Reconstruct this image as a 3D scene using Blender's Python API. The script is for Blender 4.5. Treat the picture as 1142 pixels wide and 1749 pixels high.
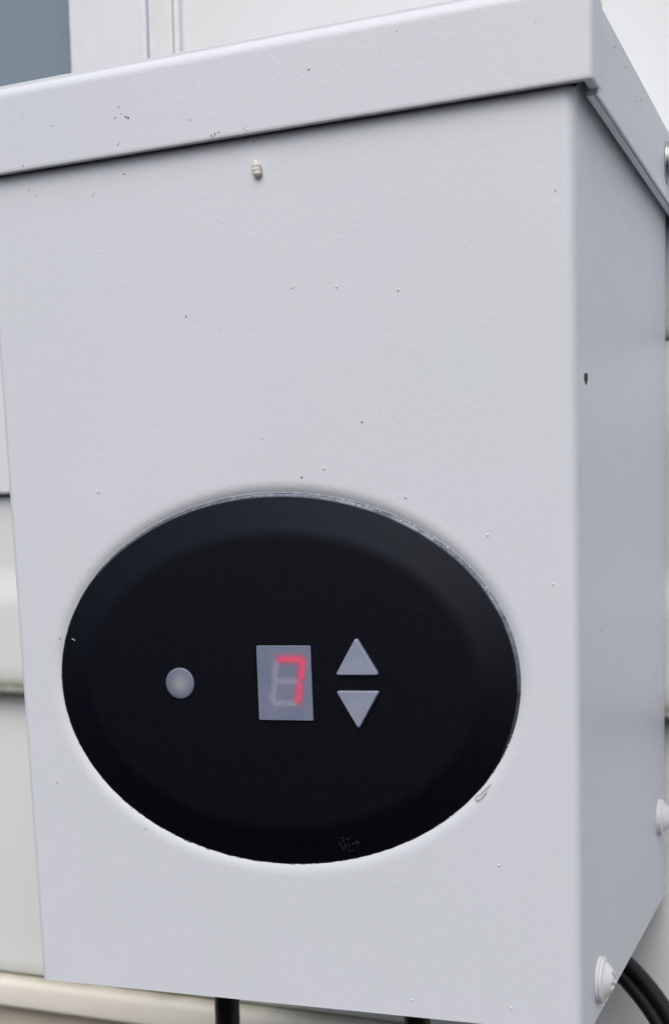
import bpy, math, random
from math import sin, cos, pi, sqrt, radians, atan2, hypot
from mathutils import Matrix, Vector, noise
S = bpy.context.scene
for o in list(bpy.data.objects): bpy.data.objects.remove(o)
COL = S.collection
MM = 0.001
TILT = radians(1.5)                       # the cabinet hangs slightly askew on the wall
ROOTM = Matrix.Rotation(-TILT, 4, 'Y')

# ------------------------------------------------------------------ camera
cd = bpy.data.cameras.new('camera'); cam = bpy.data.objects.new('camera', cd); COL.objects.link(cam)
S.camera = cam
cd.sensor_fit = 'VERTICAL'; cd.sensor_height = 24.0; cd.lens = 24.0 * 2345.93 / 1749
cd.shift_x = 59.14 / 1749; cd.shift_y = 410.5 / 1749
cd.clip_start = 0.01; cd.clip_end = 200
# camera axes in the cabinet's frame (right, down, forward)
r = Vector((0.92431897, 0.37960794, -0.03914399)); d = Vector((0.02339688, -0.15875043, -0.98704148))
f = Vector((-0.38090291, 0.91142532, -0.15561768))
m = Matrix(((r.x, -d.x, -f.x, .0609794), (r.y, -d.y, -f.y, -.3120523), (r.z, -d.z, -f.z, .1193969), (0, 0, 0, 1)))
cam.matrix_world = ROOTM @ m
cd.dof.use_dof = True; cd.dof.focus_distance = 0.355; cd.dof.aperture_fstop = 13.0

# ------------------------------------------------------------------ light
SUN_EL, SUN_AZ = radians(52), radians(6)     # azimuth: 0 = straight in front of the wall, + to the right
w = bpy.data.worlds.new('World'); S.world = w; w.use_nodes = True
nt = w.node_tree; bg = nt.nodes['Background']
sky = nt.nodes.new('ShaderNodeTexSky'); sky.sky_type = 'NISHITA'; sky.sun_disc = False
sky.sun_elevation = SUN_EL; sky.sun_rotation = pi - SUN_AZ; sky.air_density = 1.0; sky.dust_density = 5.0; sky.ozone_density = 1.0
nt.links.new(sky.outputs[0], bg.inputs[0]); bg.inputs[1].default_value = 0.115
sd = bpy.data.lights.new('sun', 'SUN'); sun = bpy.data.objects.new('sun', sd); COL.objects.link(sun)
sd.energy = 1.2; sd.angle = radians(60); sd.color = (1.0, 0.97, 0.95)
dirv = Vector((sin(SUN_AZ) * cos(SUN_EL), -cos(SUN_AZ) * cos(SUN_EL), sin(SUN_EL)))
sun.rotation_euler = dirv.to_track_quat('Z', 'Y').to_euler()
S.view_settings.view_transform = 'Standard'; S.view_settings.look = 'None'
S.view_settings.exposure = 0.20; S.view_settings.gamma = 1.0; S.view_settings.use_curve_mapping = False
S.render.engine = 'CYCLES'

# ------------------------------------------------------------------ materials
class N:
    def __init__(s, name):
        s.m = bpy.data.materials.new(name); s.m.use_nodes = True; s.t = s.m.node_tree
        s.b = s.t.nodes['Principled BSDF']; s.co = s.t.nodes.new('ShaderNodeTexCoord').outputs['Object']
    def n(s, typ, **k):
        x = s.t.nodes.new(typ)
        for a, v in k.items(): setattr(x, a, v)
        return x
    def l(s, a, b): s.t.links.new(a, b)
    def noise(s, scale, detail=2, rough=.5, co=None, dist=0):
        x = s.n('ShaderNodeTexNoise'); x.inputs['Scale'].default_value = scale
        x.inputs['Detail'].default_value = detail; x.inputs['Roughness'].default_value = rough
        x.inputs['Distortion'].default_value = dist
        s.l(co or s.co, x.inputs['Vector']); return x.outputs[0]
    def ramp(s, v, a, b, c0, c1):
        x = s.n('ShaderNodeMapRange'); x.inputs[1].default_value = a; x.inputs[2].default_value = b
        x.inputs[3].default_value = c0; x.inputs[4].default_value = c1; s.l(v, x.inputs[0]); return x.outputs[0]
    def mix(s, fac, a, b, mode='MIX'):
        x = s.n('ShaderNodeMix', data_type='RGBA', blend_type=mode)
        if isinstance(fac, (int, float)): x.inputs[0].default_value = fac
        else: s.l(fac, x.inputs[0])
        for q, i in ((a, 6), (b, 7)):
            if isinstance(q, tuple): x.inputs[i].default_value = (*q, 1)
            else: s.l(q, x.inputs[i])
        return x.outputs[2]
    def math(s, op, a, b=None):
        x = s.n('ShaderNodeMath', operation=op)
        for q, i in ((a, 0), (b, 1)):
            if q is None: continue
            if isinstance(q, (int, float)): x.inputs[i].default_value = q
            else: s.l(q, x.inputs[i])
        return x.outputs[0]
    def bump(s, h, strength, dist=MM, prev=None):
        x = s.n('ShaderNodeBump'); x.inputs['Strength'].default_value = strength; x.inputs['Distance'].default_value = dist
        s.l(h, x.inputs['Height'])
        if prev: s.l(prev, x.inputs['Normal'])
        return x.outputs[0]
    def set(s, col=None, rough=None, normal=None, metal=None, spec=None):
        for nm, v in (('Base Color', col), ('Roughness', rough), ('Normal', normal), ('Metallic', metal), ('Specular IOR Level', spec)):
            if v is None: continue
            if isinstance(v, tuple): s.b.inputs[nm].default_value = (*v, 1)
            elif isinstance(v, (int, float)): s.b.inputs[nm].default_value = v
            else: s.l(v, s.b.inputs[nm])
        return s.m
def paint(name, col, rough=.42, bumpk=.10):
    k = N(name)
    big = k.noise(9, 3, .55); fine = k.noise(1500, 2, .5); mid = k.noise(640, 2, .5)
    dirt = k.noise(60, 5, .65)
    c1 = k.mix(k.ramp(big, .3, .7, 0, 1), (col[0] * .965, col[1] * .985, col[2] * .975), (col[0] * 1.02, col[1] * 1.0, col[2] * 1.02))
    c2 = k.mix(k.ramp(dirt, .62, .85, 0, .10), c1, (col[0] * .62, col[1] * .60, col[2] * .55))
    b1 = k.bump(mid, bumpk * .9, .25 * MM); b2 = k.bump(fine, bumpk, .12 * MM, b1)
    return k.set(c2, k.ramp(k.noise(200, 3), .3, .7, rough - .05, rough + .07), b2, spec=.5)
PAINT = paint('grey_paint', (.655, .702, .775), bumpk=.20)
SCREWP = paint('screw_paint', (.69, .70, .725), .35, .05)
def simple(name, col, rough=.5, metal=0, spec=.5, nscale=None, var=.15, bmp=0, bscale=800):
    k = N(name); c = col; nrm = None
    if nscale:
        c = k.mix(k.ramp(k.noise(nscale, 4, .6), .3, .7, 0, 1), tuple(x * (1 - var) for x in col), tuple(min(1, x * (1 + var)) for x in col))
    if bmp: nrm = k.bump(k.noise(bscale, 3, .6), bmp, .2 * MM)
    return k.set(c, rough, nrm, metal, spec)
DARKSPOT = simple('dark_speck', (.055, .055, .06), .7, nscale=3000, var=.5)
BLACKCHIP = simple('deep_chip', (.012, .012, .016), .8)
GREYSPOT = simple('grey_speck', (.30, .30, .31), .7, nscale=3000, var=.35)
WHITESPOT = simple('paint_nib', (.72, .73, .75), .4)
SHEETEDGE = simple('sheet_edge', (.30, .32, .36), .5, nscale=1500, var=.45)
METAL = simple('bare_metal', (.55, .56, .58), .28, 1, nscale=900, var=.2)
INSIDE = simple('steel_back', (.35, .36, .38), .5, nscale=200)
# black moulded plastic, outer edge scuffed, with a painted sky highlight at upper right
k = N('black_plastic')
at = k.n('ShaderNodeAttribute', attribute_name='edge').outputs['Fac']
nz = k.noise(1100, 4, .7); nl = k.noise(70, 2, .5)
scuff_glint = k.math('MULTIPLY', k.ramp(at, .5, .95, 0, 1), k.math('MULTIPLY', k.ramp(nz, .36, .55, .45, 1), k.ramp(nl, .36, .58, .30, 1)))
dust = k.ramp(k.noise(2600, 3, .6), .70, .80, 0, .12)
base = k.mix(dust, (.0016, .0018, .0050), (.14, .15, .19))
BLACK = k.set(k.mix(scuff_glint, base, (.30, .34, .42)), k.ramp(k.noise(500, 3),   .3, .7, .40, .48),
              k.bump(k.noise(2200, 2), .25, .12 * MM), spec=.24); k.b.inputs['Specular Tint'].default_value = (.72, .82, 1.0, 1)
SMUDGE = simple('dried_drop', (.028, .029, .034), .8, nscale=2500, var=.6)
k = N('frosted_plastic')
k.b.inputs['Subsurface Weight'].default_value = .0
FROST = k.set(k.mix(k.ramp(k.noise(120, 2), .3, .7, 0, 1), (.150, .182, .290), (.182, .210, .297)), .42, k.bump(k.noise(1800, 2), .15, .1 * MM), spec=.4)
k = N('button_plastic')
FROSTB = k.set(k.mix(k.ramp(k.noise(110, 2), .3, .7, 0, 1), (.22, .262, .385), (.275, .313, .40)), .40, k.bump(k.noise(1500, 2), .12, .1 * MM), spec=.4)
# round sensor lens: milky with a paler core
k = N('sensor_lens')
sep = k.n('ShaderNodeSeparateXYZ'); k.l(k.co, sep.inputs[0])
dd = k.math('SQRT', k.math('ADD', k.math('POWER', k.math('SUBTRACT', sep.outputs[0], .0003), 2), k.math('POWER', k.math('ADD', sep.outputs[2], .0002), 2)))
LENS = k.set(k.mix(k.ramp(dd, .0002, .0034, 1, 0), (.14, .165, .24), (.31, .33, .36)), .38, spec=.5)
def segmat(name, lit):
    k = N(name); sep = k.n('ShaderNodeSeparateXYZ'); k.l(k.co, sep.inputs[0])
    at = k.n('ShaderNodeAttribute', attribute_type='OBJECT', attribute_name='half').outputs['Fac']
    ax = k.math('MAXIMUM', k.math('SUBTRACT', k.math('ABSOLUTE', sep.outputs[0]), at), 0.0)
    ds = k.math('SQRT', k.math('ADD', k.math('POWER', ax, 2), k.math('POWER', sep.outputs[2], 2)))
    def soft(r0, r1, a):
        x = k.n('ShaderNodeMapRange', interpolation_type='SMOOTHSTEP')
        for i, v in ((1, r0), (2, r1), (3, a), (4, 0)): x.inputs[i].default_value = v
        k.l(ds, x.inputs[0]); return x.outputs[0]
    tr = k.n('ShaderNodeBsdfTransparent')
    if lit:
        em = k.n('ShaderNodeEmission'); em.inputs[0].default_value = (.62, .075, .145, 1); em.inputs[1].default_value = 1.15
        a = k.math('MAXIMUM', soft(.0001, .0014, .76), soft(.0004, .0023, .26)); sh = em.outputs[0]  # wider term paints the red glow spreading round each bar
    else:
        k.set((.46, .47, .62), .5, spec=0); a = soft(.0002, .0014, .46); sh = k.b.outputs[0]
    mx = k.n('ShaderNodeMixShader'); k.l(a, mx.inputs[0]); k.l(tr.outputs[0], mx.inputs[1]); k.l(sh, mx.inputs[2])
    k.l(mx.outputs[0], k.t.nodes['Material Output'].inputs[0]); return k.m
SEG_ON, SEG_OFF = segmat('lit_segment', 1), segmat('dark_segment', 0)
# vinyl siding with grime and green algae along the drip edges (vertex attribute 'algae')
k = N('white_vinyl')
al = k.n('ShaderNodeAttribute', attribute_name='algae').outputs['Fac']
g = k.math('MULTIPLY', al, k.ramp(k.noise(160, 4, .7), .25, .55, .6, 1))
st = k.n('ShaderNodeMapping'); st.inputs['Scale'].default_value = (1, 1, .15); k.l(k.co, st.inputs[0])
v = k.mix(k.ramp(k.noise(60, 4, .6, st.outputs[0]), .5, .8, 0, .18), (.675, .715, .738), (.575, .59, .555))
v = k.mix(k.ramp(k.noise(500, 3, .6), .66, .78, 0, .25), v, (.35, .33, .28))
VINYL = k.set(k.mix(g, v, (.10, .105, .02)), .45, k.bump(k.noise(350, 3), .12, .3 * MM), spec=.4)
FRAME = simple('window_vinyl', (.69, .73, .785), .4, nscale=60, var=.04)
CHAN = simple('channel_vinyl', (.68, .72, .735), .45, nscale=90, var=.06)
k = N('trim_cream')
g = k.n('ShaderNodeAttribute', attribute_name='algae').outputs['Fac']
v = k.mix(k.ramp(k.noise(45, 4, .6), .45, .75, 0, .5), (.74, .735, .69), (.66, .63, .54))
TRIM = k.set(k.mix(k.math('MULTIPLY', g, k.ramp(k.noise(35, 3), .35, .65, .35, .9)), v, (.20, .19, .07)), .6, spec=.3)
k = N('foundation')
v = k.mix(k.ramp(k.noise(30, 5, .65), .3, .7, 0, 1), (.46, .41, .34), (.58, .53, .46))
v = k.mix(k.ramp(k.noise(14, 3), .5, .7, 0, .7), v, (.30, .26, .14))
FOUND = k.set(v, .9, k.bump(k.noise(120, 5), .6, 2 * MM), spec=.2)
k = N('window_glass')
mesh_n = k.noise(1400, 1, .4)
GLASS = k.set(k.mix(k.ramp(mesh_n, .35, .65, 0, 1), (.18, .24, .305), (.21, .27, .335)), .30, spec=.5)
k = N('black_rubber')
RUBBER = k.set(k.mix(k.ramp(k.noise(900, 4, .7), .60, .75, 0, .35), (.008, .008, .010), (.10, .10, .11)), .42,
               k.bump(k.noise(700, 3), .4, .2 * MM), spec=.5)
RUBBER_G = k.m.copy(); RUBBER_G.name = 'dusty_rubber'
k = N('cocoon_shell')
COCOON = k.set(k.mix(k.ramp(k.noise(1500, 3, .7), .55, .68, 0, 1), (.72, .71, .68), (.22, .20, .18)), .8, k.bump(k.noise(1300, 3), .8, .4 * MM), spec=.2)

# ------------------------------------------------------------------ mesh helpers (all input in millimetres)
class MB:
    def __init__(s): s.v = []; s.f = []; s.mi = []; s.sm = []; s.at = {}
    def vert(s, p): s.v.append((p[0] * MM, p[1] * MM, p[2] * MM)); return len(s.v) - 1
    def face(s, idx, mi=0, sm=False): s.f.append(tuple(idx)); s.mi.append(mi); s.sm.append(sm)
    def poly(s, pts, mi=0, sm=False): s.face([s.vert(p) for p in pts], mi, sm)
    def box(s, a, b, mi=0):
        x0, y0, z0 = a; x1, y1, z1 = b
        i = [s.vert(p) for p in ((x0, y0, z0), (x1, y0, z0), (x1, y1, z0), (x0, y1, z0), (x0, y0, z1), (x1, y0, z1), (x1, y1, z1), (x0, y1, z1))]
        for q in ((0, 3, 2, 1), (4, 5, 6, 7), (0, 1, 5, 4), (1, 2, 6, 5), (2, 3, 7, 6), (3, 0, 4, 7)): s.face([i[j] for j in q], mi)
    def grid(s, rows, closed=False, mi=0, sm=True, flip=False):
        ids = [[s.vert(p) for p in row] for row in rows]; n = len(rows[0])
        for a in range(len(ids) - 1):
            for b in range(n if closed else n - 1):
                q = (ids[a][b], ids[a][(b + 1) % n], ids[a + 1][(b + 1) % n], ids[a + 1][b])
                s.face(q[::-1] if flip else q, mi, sm)
        return ids
    def build(s, name, mats, parent=None, loc=None, rot=None):
        me = bpy.data.meshes.new(name); me.from_pydata(s.v, [], s.f)
        for x in (mats if isinstance(mats, (list, tuple)) else [mats]): me.materials.append(x)
        for p, mi, sm in zip(me.polygons, s.mi, s.sm): p.material_index = mi; p.use_smooth = sm
        for nm, vals in s.at.items():
            a = me.attributes.new(nm, 'FLOAT', 'POINT')
            for i in range(len(s.v)): a.data[i].value = vals.get(i, 0.0)
        me.update(); o = bpy.data.objects.new(name, me); COL.objects.link(o)
        if parent: o.parent = parent
        if loc: o.location = [c * MM for c in loc]
        if rot: o.rotation_euler = rot
        return o
def tag(o, label=None, cat=None, group=None, kind=None):
    for k_, v_ in (('label', label), ('category', cat), ('group', group), ('kind', kind)):
        if v_: o[k_] = v_
    return o
def empty(name, mat=None):
    o = bpy.data.objects.new(name, None); COL.objects.link(o); o.empty_display_size = .02
    if mat: o.matrix_world = mat
    return o

# ------------------------------------------------------------------ THE WALL (world frame, mm)
wall = empty('house_wall')
tag(wall, 'white vinyl sided house wall behind the grey metal box', 'wall')
def extr(profile, x0, x1, name, mat, algae=None, sm=True, parent=wall, n=1):
    """profile: list of (y, z) from top to bottom, swept along x"""
    b = MB(); al = {}
    for a in range(n):
        xa, xb = x0 + (x1 - x0) * a / n, x0 + (x1 - x0) * (a + 1) / n
        ids = b.grid([[(x, y, z) for y, z in profile] for x in (xa, xb)], sm=sm, flip=True)
        if algae:
            for row in ids:
                for i, v_ in zip(row, algae): al[i] = v_
    if algae: b.at['algae'] = al
    return b.build(name, mat, parent)
def lap(z1, z0, yr, yo, cove=.42):
    """one siding course: recessed flat, cove, proud flat, drip lip turned under"""
    H = z1 - z0; P = []; A = []
    P += [(yr + 3, z1 + 9), (yr, z1 + 9), (yr, z1 - 2)]; A += [0, 0, 0]
    zc = z1 - cove * H
    for i in range(9):
        t = i / 8; P.append((yr + (yo - yr) * (3 * t * t - 2 * t ** 3) * .8, zc + 9 - 18 * t)); A.append(0)
    P.append((yo + .15 * (yr - yo), z0 + 12)); A.append(.0)
    P.append((yo + .09 * (yr - yo), z0 + 7)); A.append(.25)
    P.append((yo + .05 * (yr - yo), z0 + 4)); A.append(.8)
    for i in range(7):
        t = i / 6 * pi / 2; P.append((yo + 2.2 - 2.2 * cos(t), z0 + 2.2 - 2.2 * sin(t))); A.append(.55 + .4 * i / 6)
    P.append((yr + 3, z0)); A.append(.9)
    return P, A
for (z1, z0, yr, yo, cv) in ((131.8, 55, 147.5, 143.6, .45), (55, -61, 153, 145.5, 0.0)):
    if cv: P, A = lap(z1 - .0, z0, yr, yo, cv)
    else:                                     # plain slanted course
        P = [(yr + 3, z1 + 9), (yr, z1 + 9), (yr - .5, z1 - 3), (yo + 2, z1 - 50), (yo + .5, z0 + 6)]; A = [0] * 4 + [.05]
        for i in range(5):
            t = i / 4 * pi / 2; P.append((yo + 1.0 - cos(t), z0 + 1.5 - 1.5 * sin(t))); A.append(.3)
        P.append((yr + 3, z0)); A.append(.7)
    if cv:
        P[0] = (yr + 3, z1); P[1] = (yr, z1)       # starts under the window sill gap
        extr(P, -1500, -172.6, 'siding_panel', VINYL, A, n=24)
        P2 = [(yr + 3, 184), (yr, 184)] + P[2:]; P2[2] = (yr, z1 + 10); extr(P2, -172.6, 1500, 'siding_panel', VINYL, A, n=24)
    else: extr(P, -1500, 1500, 'siding_panel', VINYL, A, n=40)
P = [(157, 520), (149.5, 520), (149.2, 430), (146.8, 190), (146, 180), (146.3, 177), (147.5, 175.5), (156, 175.5)]
extr(P, -172.5, 1500, 'siding_panel', VINYL, [0, 0, 0, 0, .05, .3, .5, .6], n=20)
# window: frame, sill, pane, channel
b = MB()
b.box((-215, 143, 230), (-184, 185, 700)); b.box((-900, 143, 133.2), (-184, 185, 230))
win = b.build('window', FRAME, wall)
bv = win.modifiers.new('b', 'BEVEL'); bv.width = 1.2 * MM; bv.segments = 3
b = MB(); b.box((-900, 153, 159), (-214, 157, 700)); b.build('pane', GLASS, win)
b = MB(); b.box((-183.7, 144.2, 133.2), (-174.5, 185, 700)); b.box((-174.4, 145.2, 133.2), (-172.3, 185, 700))
ch = b.build('channel', CHAN, win); bv = ch.modifiers.new('b', 'BEVEL'); bv.width = .5 * MM; bv.segments = 2
# sheathing behind everything, base trim board and foundation
b = MB(); b.box((-1500, 158, -61), (1500, 190, 130)); b.box((-172, 158, 130), (1500, 190, 700)); b.build('sheathing', simple('dark_gap', (.03, .03, .03), .9), wall)
P = [(156, -61.8), (143, -62.0)] + [(139.5 + 3 * (1 - sin(t)), -62.2 - 3 * (1 - cos(t))) for t in (0.3, .7, 1.1, 1.5)] + [(139.3, -72)] + [(139.3 + 2 * (1 - cos(t)), -72 - 2 * sin(t)) for t in (.5, 1, 1.5)] + [(150, -76)]
extr(P, -1500, 1500, 'base_trim', TRIM, [.9, .6, .4, .3, .18, .1] + [0] * 6, n=40)
b = MB(); b.box((-1500, 147, -900), (1500, 200, -75.5)); b.build('foundation', FOUND, wall)

# ------------------------------------------------------------------ THE CABINET (its own frame, mm; origin = lower right front corner)
root = empty('control_box', ROOTM)
tag(root, 'light grey painted metal control box with black oval panel showing a red 7', 'control box')
rng = random.Random(4)
EC = (-75.5, 83.5); EA, EB = 61.9, 46.35
HX0, HX1, HZ0, HZ1 = -148.2, -2.6, 0.0, 212.25
b = MB()
# front face with a pressed, dished oval opening
angs = set(2 * pi * i / 288 for i in range(288))
for cx_, cz_ in ((HX0, HZ0), (HX1, HZ0), (HX1, HZ1), (HX0, HZ1)): angs.add(atan2((cz_ - EC[1]) / EB, (cx_ - EC[0]) / EA) % (2 * pi))
angs = sorted(angs)
def jag(t):                                  # ragged paint edge, worst at the lower left
    p = Vector((cos(t) * 9, sin(t) * 9, 0)); wgt = .10 + .40 * max(0, cos(t - radians(238))) ** 2
    return wgt * (noise.noise(p * 6) + .7 * noise.noise(p * 17))
rows = []
DEPTH = 1.1
for j in range(15):
    s_ = j / 14; off = 3.7 * s_             # mm outward from the opening
    dpf = DEPTH * (1 - s_) ** 2.7
    rows.append([((EC[0] + (EA + off + (jag(t) if j == 0 else 0)) * cos(t)), dpf * (.74 + .26 * sin(t)), EC[1] + (EB + off + (jag(t) if j == 0 else 0)) * sin(t)) for t in angs])
inner = [(p[0], 3.0, p[2]) for p in rows[0]]
b.grid([inner, rows[0]], closed=True, mi=3, sm=False, flip=True)
b.grid(rows, closed=True, flip=True)
def tobox(t):
    dx, dz = EA * cos(t), EB * sin(t); k_ = 1e9
    if dx > 1e-9: k_ = min(k_, (HX1 - EC[0]) / dx)
    if dx < -1e-9: k_ = min(k_, (HX0 - EC[0]) / dx)
    if dz > 1e-9: k_ = min(k_, (HZ1 - EC[1]) / dz)
    if dz < -1e-9: k_ = min(k_, (HZ0 - EC[1]) / dz)
    return (EC[0] + dx * k_, 0.0, EC[1] + dz * k_)
b.grid([rows[-1], [tobox(t) for t in angs]], closed=True, flip=True, sm=False)
# right bend and right side (side edge steps down a little behind the bend)
R = 2.6; SD = 142.0
def zb(y): return max(-3.3, -3.3 * max(0, y - 2) / 12)
arc = [(HX1, 0.0)] + [(HX1 + R * sin(t), R - R * cos(t)) for t in [i / 20 * pi / 2 for i in range(21)]]
col = [(x, y, HZ1) for x, y in arc[1:]], [(x, y, zb(y)) for x, y in arc[1:]]
b.grid([col[0], col[1]], sm=True, flip=True)
ys = [R, 6, 9, 12, 14.5, 60, SD]
b.grid([[(0, y, 222) for y in ys], [(0, y, zb(y)) for y in ys]], sm=False, flip=True)
b.box((-3, SD - .01, -3), (-.6, SD + 1.2, HZ1), 0)       # return flange at the back
# left bend and side
arc = [(HX0 - 1.8 * sin(t), 1.8 - 1.8 * cos(t)) for t in [i / 8 * pi / 2 for i in range(9)]]
b.grid([[(x, y, HZ1) for x, y in arc], [(x, y, HZ0) for x, y in arc]], sm=True)
b.poly([(-150, 1.8, 0), (-150, 1.8, HZ1), (-150, SD, HZ1), (-150, SD, 0)])
# painted-over nibs and dirt that belong to the face
def disc(b, x, z, rx, rz, y, mi, hgt=.0, axis='Y', a=0, n=9):
    c = []; rx *= .85; rz *= .85
    for i in range(n):
        t = 2 * pi * i / n; k_ = 1 + .35 * (rng.random() - .5)
        u, v = rx * k_ * cos(t), rz * k_ * sin(t); u, v = u * cos(a) - v * sin(a), u * sin(a) + v * cos(a); c.append((u, v))
    P3 = (lambda u, v, h: (x + u, y - h, z + v)) if axis == 'Y' else (lambda u, v, h: (y + h, x + u, z + v))
    o_ = [b.vert(P3(u, v, .01)) for u, v in c]; i_ = [b.vert(P3(u * .55, v * .55, .02 + hgt)) for u, v in c]
    for i in range(n):
        q = (o_[i], o_[(i + 1) % n], i_[(i + 1) % n], i_[i]); b.face(q, mi, True)
    b.face(i_, mi, True)
for x, z, rr, mi in ((-94.9, 173.3, .28, 1), (-50.3, 145.2, .28, 1), (-66.1, 133.2, .30, 1), (-122.3, 132.1, .22, 1), (-136.8, 95, .22, 1), (-140.7, 56.1, .25, 1),
                     (-85.9, 169.4, .18, 2), (-75, 211.1, .2, 1), (.1 - 4.3, 191.1, .2, 1), (-137.1, 208, .22, 2), (-135.4, 206.5, .22, 2), (-75.8, 142.9, .18, 2)):
    disc(b, x, z, rr, rr * 1.1, 0, mi)
for x, z, rx, rz, a in ((-66.5, 177.1, .75, .14, .3), (-114.5, 44.5, .8, .12, .4), (-109.7, 208.3, .55, .25, 0), (-118.7, 204.6, .9, .1, .6), (-130.7, 209, .5, .1, .8)): disc(b, x, z, rx, rz, 0, 2, a=a)
for x, z in ((-40.1, 127.4), (-20.6, 117.9), (-5.6, 106.3), (-19.2, 40), (-16.8, 4.7), (-41.8, 4.4), (-60.2, 135.0), (-40.5, 174.1), (-55.5, 176.3), (-123, 132.8)):
    disc(b, x, z, .32, .38, 0, 0, hgt=.28)
for i in range(26): disc(b, -145 + 138 * rng.random(), 135 + 72 * rng.random() if i % 3 else 4 + 28 * rng.random(), .16, .18, 0, 0, hgt=.12)
disc(b, 11.3, 152.3, 2.6, 1.65, 0, 4, axis='X')                     # dark chip low-angle on the side
for y, z, rr in ((28.2, 10, .3), (19.5, 66.8, .3), (65.1, 31.8, .7), (82.7, 46.8, .5), (62.4, 175.4, .6), (36.6, 140.9, .4), (28.1, 93.5, .4)):
    disc(b, y, z, rr, .22, 0, 1 if rr < .65 else 2, axis='X')
for i in range(90):                                  # crumbs of paint and filler on the rim of the opening
    if i < 55: t = radians(rng.uniform(200, 292))
    elif i < 70: t = radians(rng.uniform(292, 345))
    else: t = radians(rng.uniform(25, 75))
    o_ = rng.uniform(-.28, .12)
    disc(b, EC[0] + (EA + o_) * cos(t), EC[1] + (EB + o_) * sin(t), rng.uniform(.12, .42), rng.uniform(.08, .2), .62, 0 if rng.random() < .75 else 2, hgt=.2, a=t + pi / 2 + rng.uniform(-.5, .5))
cover = b.build('front_cover', [PAINT, DARKSPOT, GREYSPOT, SHEETEDGE, BLACKCHIP], root)
b = MB(); b.box((-149, 1.2, .6), (-1.2, SD, 1.8)); b.build('bottom_plate', PAINT, root)
b = MB(); b.box((-149, SD - 1.5, .5), (-3.2, SD, 221)); b.build('back_plate', INSIDE, root)

# lid: folded front lip with tabs round the corners, side flanges tucked under, flat top
b = MB()
def lippath(off):
    X1, X0, Y0 = 4.5 - off, -154.5 + off, -2.6 + (min(off, 1.0) if off < 3 else off); r_ = max(.25, 1.6 - off)
    p = [(X0, 8.5)]
    for i in range(9):
        t = i / 8 * pi / 2; p.append((X0 + r_ - r_ * cos(t), Y0 + r_ - r_ * sin(t)))
    p += [(-100, Y0), (-50, Y0), (0.5, Y0)]
    for i in range(13):
        t = i / 12 * pi / 2; p.append((X1 - r_ + r_ * sin(t), Y0 + r_ - r_ * cos(t)))
    return p + [(X1, 7.9), (X1, 8.5)]
prof = [(2.2, 228.0), (2.2, 212.3), (2.0, 212.1), (.4, 212.1), (.12, 212.2), (0, 212.45), (0, 213.2), (0, 229.6)] + [(3.2 - 3.2 * cos(t), 229.8 + 3.2 * sin(t)) for t in [i / 10 * pi / 2 for i in range(11)]] + [(9, 233.0)]
rows = []
for off, z in prof:
    rows.append([(x, y, z) for x, y in lippath(min(off, 4.2))])
ids = b.grid(rows, sm=True)
for e in (0, -1): b.face([r_[e] for r_ in ids][:-1] if e else [r_[e] for r_ in ids][:-1][::-1], 0)
# side flanges as bars with a softened lower edge
for X0, X1 in ((1.0, 4.4), (-154.4, -151.0)):
    o_ = 1 if X0 > 0 else -1
    if o_ > 0: pr = [(4.4, 229.4), (4.4, 210.75), (4.25, 210.5), (3.85, 210.5), (3.7, 210.7), (3.7, 212.0), (3.35, 212.0), (3.35, 210.85), (3.2, 210.7), (1.85, 210.7), (1.7, 210.85), (1.7, 229.4)]
    else: pr = [(X1, 229.4), (X1, 210.4), (X1 - .4, 210.0), (X0 + .4, 210.0), (X0, 210.3), (X0, 229.4)]
    rr_ = [[(x, y, z) for x, z in pr] for y in (5.0, 60, 147)]
    ids = b.grid(rr_, closed=True, sm=False, flip=True); b.face(ids[0]); b.face(ids[-1][::-1])
b.box((-153.6, -1.0, 228.2), (3.6, 146.9, 229.3))
for x, z, rr, mi in ((-59.5, 223.7, .32, 1), (-108.9, 222.9, .25, 1), (-109.9, 220.7, .28, 1), (-108.2, 221.4, .2, 1), (-107.1, 220.5, .35, 1), (-106.4, 220.1, .4, 1), (-83.7, 213.3, .5, 2), (-82.7, 213.5, .3, 1),
                     (-84.6, 213.1, .3, 1), (-76.2, 213.4, .22, 1), (-75.7, 213.9, .16, 1), (-89.9, 217.3, .26, 2), (-136.7, 213.2, .25, 1), (-127.6, 221.3, .3, 2), (-38.4, 229.9 - 1.5, .2, 1), (-7.7, 225.2, .2, 2), (-109.3, 214.9, .3, 2)):
    disc(b, x, z, rr, rr * .75, -2.6, mi)
for x, z, rr in ((-109.6, 214.6, .35), (-84.2, 212.9, .35), (-75.4, 213.1, .3)): disc(b, x, z, rr, rr, -2.6, 0, hgt=.2)
for y, z in ((24.4, 226), (39.8, 226.1), (54.8, 222.3), (64.3, 224.9)): disc(b, y, z, .7, .3, 4.4, 1, axis='X')
for i in range(14): disc(b, -145 + 140 * rng.random(), 216 + 12 * rng.random(), .15, .16, -2.6, 0, hgt=.12)
lid = b.build('lid', [PAINT, DARKSPOT, GREYSPOT], root)

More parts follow.
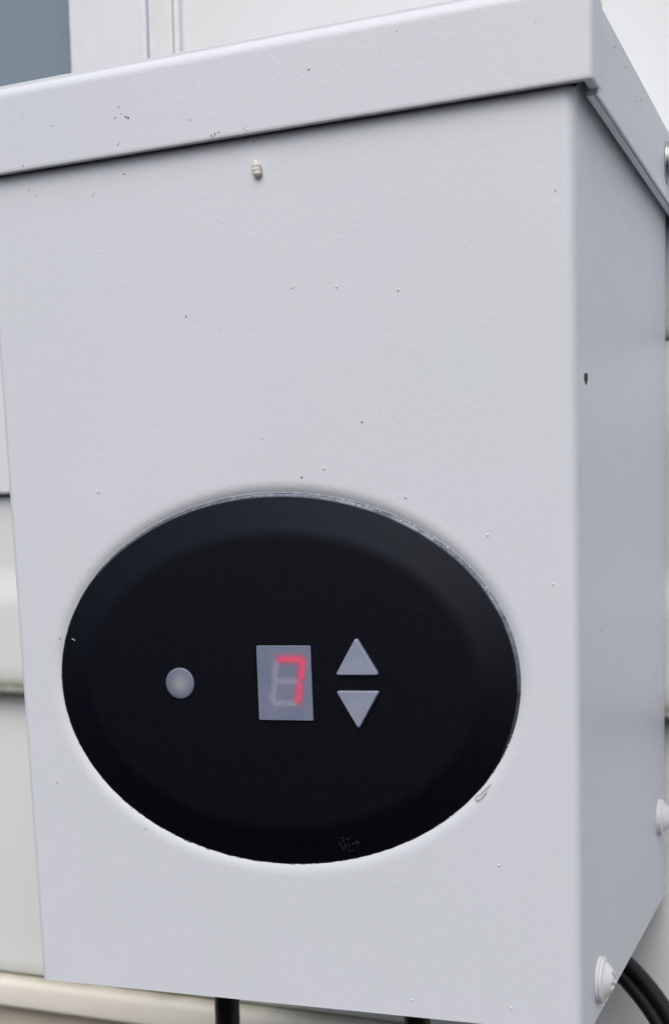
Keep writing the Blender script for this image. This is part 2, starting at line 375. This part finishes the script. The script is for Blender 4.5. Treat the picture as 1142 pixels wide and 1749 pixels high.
# screws with washers, axis +X
def screw(y, z, X, mat, turn, label=None):
    b = MB()
    rows = []
    R0, Hh = 4.9, 2.5
    for j in range(34):
        q = j / 33; rr = R0 * (1 - q); row = []
        for i in range(96):
            t = 2 * pi * i / 96; u, v = rr * cos(t), rr * sin(t)
            h = 1.5 + (Hh * (1 - max(0, (rr / R0 - .34) / .66) ** 1.45) if q > 0 else 0)
            ua, va = u * cos(turn) + v * sin(turn), -u * sin(turn) + v * cos(turn)
            for p_, q_ in ((ua, va), (va, ua)):
                if abs(p_) < .75 and abs(q_) < 2.5: h = min(h, 1.5 + Hh - 2.3 + .35 * abs(q_))
            row.append((h, u, v))
        rows.append(row)
    rows = [[(.2, R0 * cos(2 * pi * i / 96), R0 * sin(2 * pi * i / 96)) for i in range(96)]] + rows
    b.grid(rows, closed=True, sm=True)
    sc = b.build('screw', mat, root, (X, y, z))
    b = MB(); rows = []
    for rr, h in ((5.9, 0), (6.0, .25), (6.0, .62), (5.7, .74), (5.35, .80), (5.7, .90), (5.9, 1.0), (5.8, 1.3), (5.5, 1.55), (4.8, 1.75), (3.5, 1.75)):
        rows.append([(h, rr * cos(2 * pi * i / 64), rr * sin(2 * pi * i / 64)) for i in range(64)])
    b.grid(rows, closed=True, sm=True); b.build('washer', mat, sc)
    if label: sc['label'] = label
screw(23.0, 6.0, 0.02, SCREWP, .25)
screw(129.2, 25.8, 0.02, SCREWP, .7)
screw(112.5, 220.6, 4.42, METAL, .4, 'bare metal screw on the side of the lid')

# black oval control panel
b = MB(); edge = {}
PA, PB = 50.6, 35.2
PZ = -1.7                                    # plateau stands proud of the sheet
radial = []                                  # (offset inward from rim, y)
radial += [(0.05, 3.0), (0.05, .75)] + [(.05 + .45 * (1 - cos(t)), .75 - .45 * sin(t)) for t in [i / 6 * pi / 2 for i in range(1, 7)]]
KN = .70; SL = 2 / (1 + KN)
for i in range(1, 31):
    s_ = i / 30; g_ = SL * s_ if s_ < KN else 1 - SL * (1 - s_) ** 2 / (2 * (1 - KN))
    radial.append((.5 + 10.6 * s_, .30 + (PZ - .30) * g_))
TH = [2 * pi * i / 256 for i in range(256)]
rows = [[(EC[0] + (EA - o_) * cos(t), y_, EC[1] + (EB - o_) * sin(t)) for t in TH] for o_, y_ in radial]
rows += [[(EC[0] + (EA - 11.1) * k_ * cos(t), PZ, EC[1] + (EB - 11.1) * k_ * sin(t)) for t in TH] for k_ in (.8, .5)]
ids = b.grid(rows, closed=True, sm=True)
b.face([i for i in ids[-1]], 0, True)
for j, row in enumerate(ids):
    for i in row: edge[i] = (1.0 if 1 <= j <= 7 else (.62 if j == 8 else 0)) * (.45 + .6 * max(0, cos(TH[row.index(i)] - radians(62))))  # paler towards upper right: skylight catching the edge, painted in with the scuffs
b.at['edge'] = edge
n0 = len(b.v)
yb = -.75
# dried droplet ring near the bottom rim and some lint
for i in range(34):
    t = 2 * pi * rng.random(); q = (rng.random() ** .35) * (1 if t > pi else .9)
    o_ = (-56.8 + 2.7 * q * cos(t), 43.7 + 2.3 * q * sin(t))
    ee = hypot((o_[0] - EC[0]) / EA, (o_[1] - EC[1]) / EB); yy = .3 - 1.6 * max(0, min(1, (1 - ee) * 5)) - .35
    disc(b, o_[0], o_[1], .10 + .30 * rng.random() ** 2, .07 + .14 * rng.random(), yy, 1, a=t + pi / 2)
for x, z in ((-132.7, 94.9), (-132.2, 94.6)): disc(b, x, z, .3, .14, -.35, 2, a=-.5)
for x, z in ((-81.4, 90.4), (-77.6, 70.1), (-56.2, 84.2), (-100.3, 62), (-36.1, 101.2), (-88.0, 110.3)): disc(b, x, z, .14, .14, PZ - .01, 1)
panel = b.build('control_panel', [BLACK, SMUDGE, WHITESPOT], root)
# retaining edge of the sheet: a thin irregular scuffed rim that shows above the black plastic
b = MB(); rows = []
for k_ in range(7):
    a_ = k_ / 6 * pi; rows.append([])
    for t in TH:
        p = Vector((cos(t) * 14, sin(t) * 14, 3)); wob = .10 * noise.noise(p * 2)
        rad = .20 * (1 + .6 * noise.noise(p * 5))
        o_ = .12 + wob; rows[-1].append((EC[0] + (EA + o_ - rad * cos(a_)) * cos(t), 1.0 - .35 * sin(a_), EC[1] + (EB + o_ - rad * cos(a_)) * sin(t)))
b.grid(rows, closed=True, sm=True, flip=True); b.build('rim', SHEETEDGE, panel)

def prism(name, pts, y0, y1, mat, parent, bev, rnd=.0, label=None):
    """polygon in the x-z plane standing from y0 (base) to y1 (face), with rounded corners and bevelled face"""
    n = len(pts); P2 = []
    for i in range(n):
        a, c, d_ = Vector(pts[i - 1]), Vector(pts[i]), Vector(pts[(i + 1) % n])
        if rnd <= 0: P2.append(c); continue
        u, v = (a - c).normalized() * rnd, (d_ - c).normalized() * rnd
        for q in range(6):
            t = q / 5; P2.append((c + u) * (1 - t) ** 2 + c * 2 * t * (1 - t) + (c + v) * t * t)
    cen = sum(P2, Vector((0, 0))) / len(P2)
    b = MB(); m_ = min((p - cen).length for p in P2)
    def ring(ins, y): return [((cen + (p - cen) * (1 - ins / m_)).x - cen.x, y, (cen + (p - cen) * (1 - ins / m_)).y - cen.y) for p in P2]
    rows = [ring(0, 0), ring(0, y1 - y0 + bev)] + [ring(bev * (1 - cos(t)), y1 - y0 + bev - bev * sin(t)) for t in (.4, .8, 1.2, pi / 2)]
    if sum(P2[i].x * P2[(i + 1) % len(P2)].y - P2[(i + 1) % len(P2)].x * P2[i].y for i in range(len(P2))) < 0: rows = [r_[::-1] for r_ in rows]
    ids = b.grid(rows, closed=True, sm=True); b.face(ids[-1], 0)
    o = b.build(name, mat, parent, (cen.x, y0, cen.y))
    if label: o['label'] = label
    return o
# flat black plate round the display, its colour standing in for a shadowed gap, and the frosted display window
SEAT = simple('gap_black', (.002, .002, .003), .9, spec=.1)
prism('gap_plate', [(-79.9, 93.5), (-64.4, 93.3), (-64.4, 74.1), (-79.8, 74.1)], PZ + .1, PZ - .03, SEAT, panel, .01, .3)
dw = prism('display_window', [(-79.1, 93.0), (-64.7, 92.9), (-64.65, 74.4), (-79.2, 74.4)], PZ + .2, PZ - .45, FROST, panel, .16, .35)
prism('button', [(-52.7, 94.9), (-47.1, 85.7), (-58.3, 85.7)], PZ + .2, PZ - 1.1, FROSTB, panel, .5, .9, 'frosted button shaped as a triangle pointing up')
prism('button', [(-58.3, 81.9), (-47.1, 81.9), (-52.7, 72.5)], PZ + .2, PZ - 1.1, FROSTB, panel, .5, .9, 'frosted button shaped as a triangle pointing down')
b = MB(); rows = []
for i in range(9):
    q = i / 8; rr = 3.98 * cos(q * pi / 2 * .96); h = .35 + .35 * sin(q * pi / 2)
    rows.append([(rr * cos(t), -h, rr * sin(t)) for t in TH[::4]])
rows = [[(3.98 * cos(t), .3, 3.98 * sin(t)) for t in TH[::4]]] + rows
ids = b.grid(rows, closed=True, sm=True); b.face(ids[-1], 0, True)
b.build('sensor_lens', LENS, panel, (-100.85, PZ, 83.5))
# seven-segment digit, italic; each bar its own sub-part just on the window
YS = PZ - .45 - .03
def seg(p, q, mat, dy):
    p, q = Vector(p), Vector(q); c = (p + q) / 2; L = (q - p).length / 2; a = atan2(q.y - p.y, q.x - p.x)
    b = MB(); e_ = 2.2 if mat is SEG_ON else 1.2
    # oval outline
    b.face([b.vert(((L + e_ * cos(t)) if cos(t) > 0 else (-L + e_ * cos(t)), 0, e_ * sin(t))) for t in [2 * pi * i / 32 for i in range(32)]])
    o = b.build('digit_segment', mat, panel, (c.x, YS - dy, c.y), (0, -a, 0)); o['half'] = L * MM
    o['label'] = 'glowing red bar of the digit' if mat is SEG_ON else 'unlit grey bar of the digit'
    return o
seg((-73.9, 88.9), (-74.5, 84.9), SEG_OFF, 0.00)
seg((-73.7, 84.2), (-68.9, 84.2), SEG_OFF, 0.01)
seg((-74.6, 83.4), (-75.2, 79.5), SEG_OFF, 0.02)
seg((-74.8, 78.7), (-69.4, 78.7), SEG_OFF, 0.03)
seg((-72.6, 89.6), (-67.4, 89.6), SEG_ON, 0.04)
seg((-66.8, 88.8), (-67.4, 85.3), SEG_ON, 0.05)
seg((-67.8, 83.2), (-68.3, 79.6), SEG_ON, 0.06)

# ------------------------------------------------------------------ small loose things
def inbox(p): return ROOTM @ Vector([c * MM for c in p])
b = MB(); rows = []
for i in range(15):
    q = i / 14; s_ = -2.0 + 4.0 * q; rr = 1.12 * max(.02, 1 - abs(2 * q - 1) ** 2.6) ** .5 * (1 + .12 * sin(q * 26))
    rows.append([(rr * cos(t) + .22 * s_ * .5, rr * .8 * sin(t), -s_) for t in [2 * pi * j / 20 for j in range(20)]])
b.grid(rows, closed=True, sm=True)
o = b.build('cocoon', COCOON); o.matrix_world = Matrix.Translation(inbox((-74.2, -.75, 204.7))) @ ROOTM
tag(o, 'tiny white speckled cocoon stuck to the box front just under the lid', 'cocoon')
def tube(name, pts, rads, mat, n=20, xf=None, squash=1.0, parent=None):
    b = MB(); V = [Vector(p) for p in pts]; C_ = []
    for i in range(len(V) - 1):                       # Catmull-Rom
        p0, p1, p2, p3 = V[max(i - 1, 0)], V[i], V[i + 1], V[min(i + 2, len(V) - 1)]
        for j in range(12):
            t = j / 12; C_.append(.5 * ((2 * p1) + (p2 - p0) * t + (2 * p0 - 5 * p1 + 4 * p2 - p3) * t * t + (3 * p1 - p0 - 3 * p2 + p3) * t ** 3))
    C_.append(V[-1]); rows = []
    for i, c in enumerate(C_):
        tg = (C_[min(i + 1, len(C_) - 1)] - C_[max(i - 1, 0)]).normalized()
        a = tg.cross(Vector((0, 1, 0.05))).normalized(); e_ = tg.cross(a).normalized()
        rows.append([tuple(c + a * rads * cos(t) + e_ * rads * squash * sin(t)) for t in [2 * pi * k_ / n for k_ in range(n)]])
    ids = b.grid(rows, closed=True, sm=True); b.face(ids[0]); b.face(ids[-1][::-1])
    o = b.build(name, mat, parent)
    if xf is not None: o.matrix_world = xf
    return o
o = tube('fibre', [(-20.9, -.1, 59.6), (-22.2, -.25, 58.3), (-23.4, -.2, 57.2), (-24.6, -.25, 56.2), (-24.3, -.2, 55.5), (-23.0, -.2, 56.3), (-22.0, -.2, 57.6)], .07, DARKSPOT, 8, ROOTM)
tag(o, 'tiny curled dark fibre caught on the lower right rim of the oval panel', 'fibre')
o = tube('cable', [(-123, 62, 6), (-124.5, 66, -10), (-127.6, 70, -30), (-131, 78, -60), (-134, 95, -140), (-134, 110, -400)], 4.0, RUBBER, 28, ROOTM)
tag(o, 'black cable hanging from the box bottom, leftmost of the three', 'cable', 'black cables under the box')
o = tube('cable', [(-62, 62, 6), (-62.5, 66, -10), (-63.5, 70, -30), (-65, 78, -60), (-67, 95, -140), (-67, 110, -400)], 4.0, RUBBER, 28, ROOTM)
tag(o, 'black cable under the box, middle of the three, barely showing below the front edge', 'cable', 'black cables under the box')
# twin-core cable curving out to the right behind the box
cb = empty('cable', ROOTM)
pl = [(-30, 112, 4), (-21, 116, -8), (-13.5, 118, -17.8), (-7.0, 120, -25.2), (-1.0, 121, -33.0), (4.2, 121, -41.4), (10, 120, -54), (14, 118, -100), (12, 118, -400)]
off = Vector((1.7, 0, 1.4))
up = tube('strand', [tuple(Vector(p) + off) for p in pl], 2.6, RUBBER_G, 24, parent=cb)
lo = tube('strand', [tuple(Vector(p) - off) for p in pl], 2.45, RUBBER, 24, parent=cb)
tag(cb, 'thick black twin cable curving down to the right behind the box corner', 'cable', 'black cables under the box')
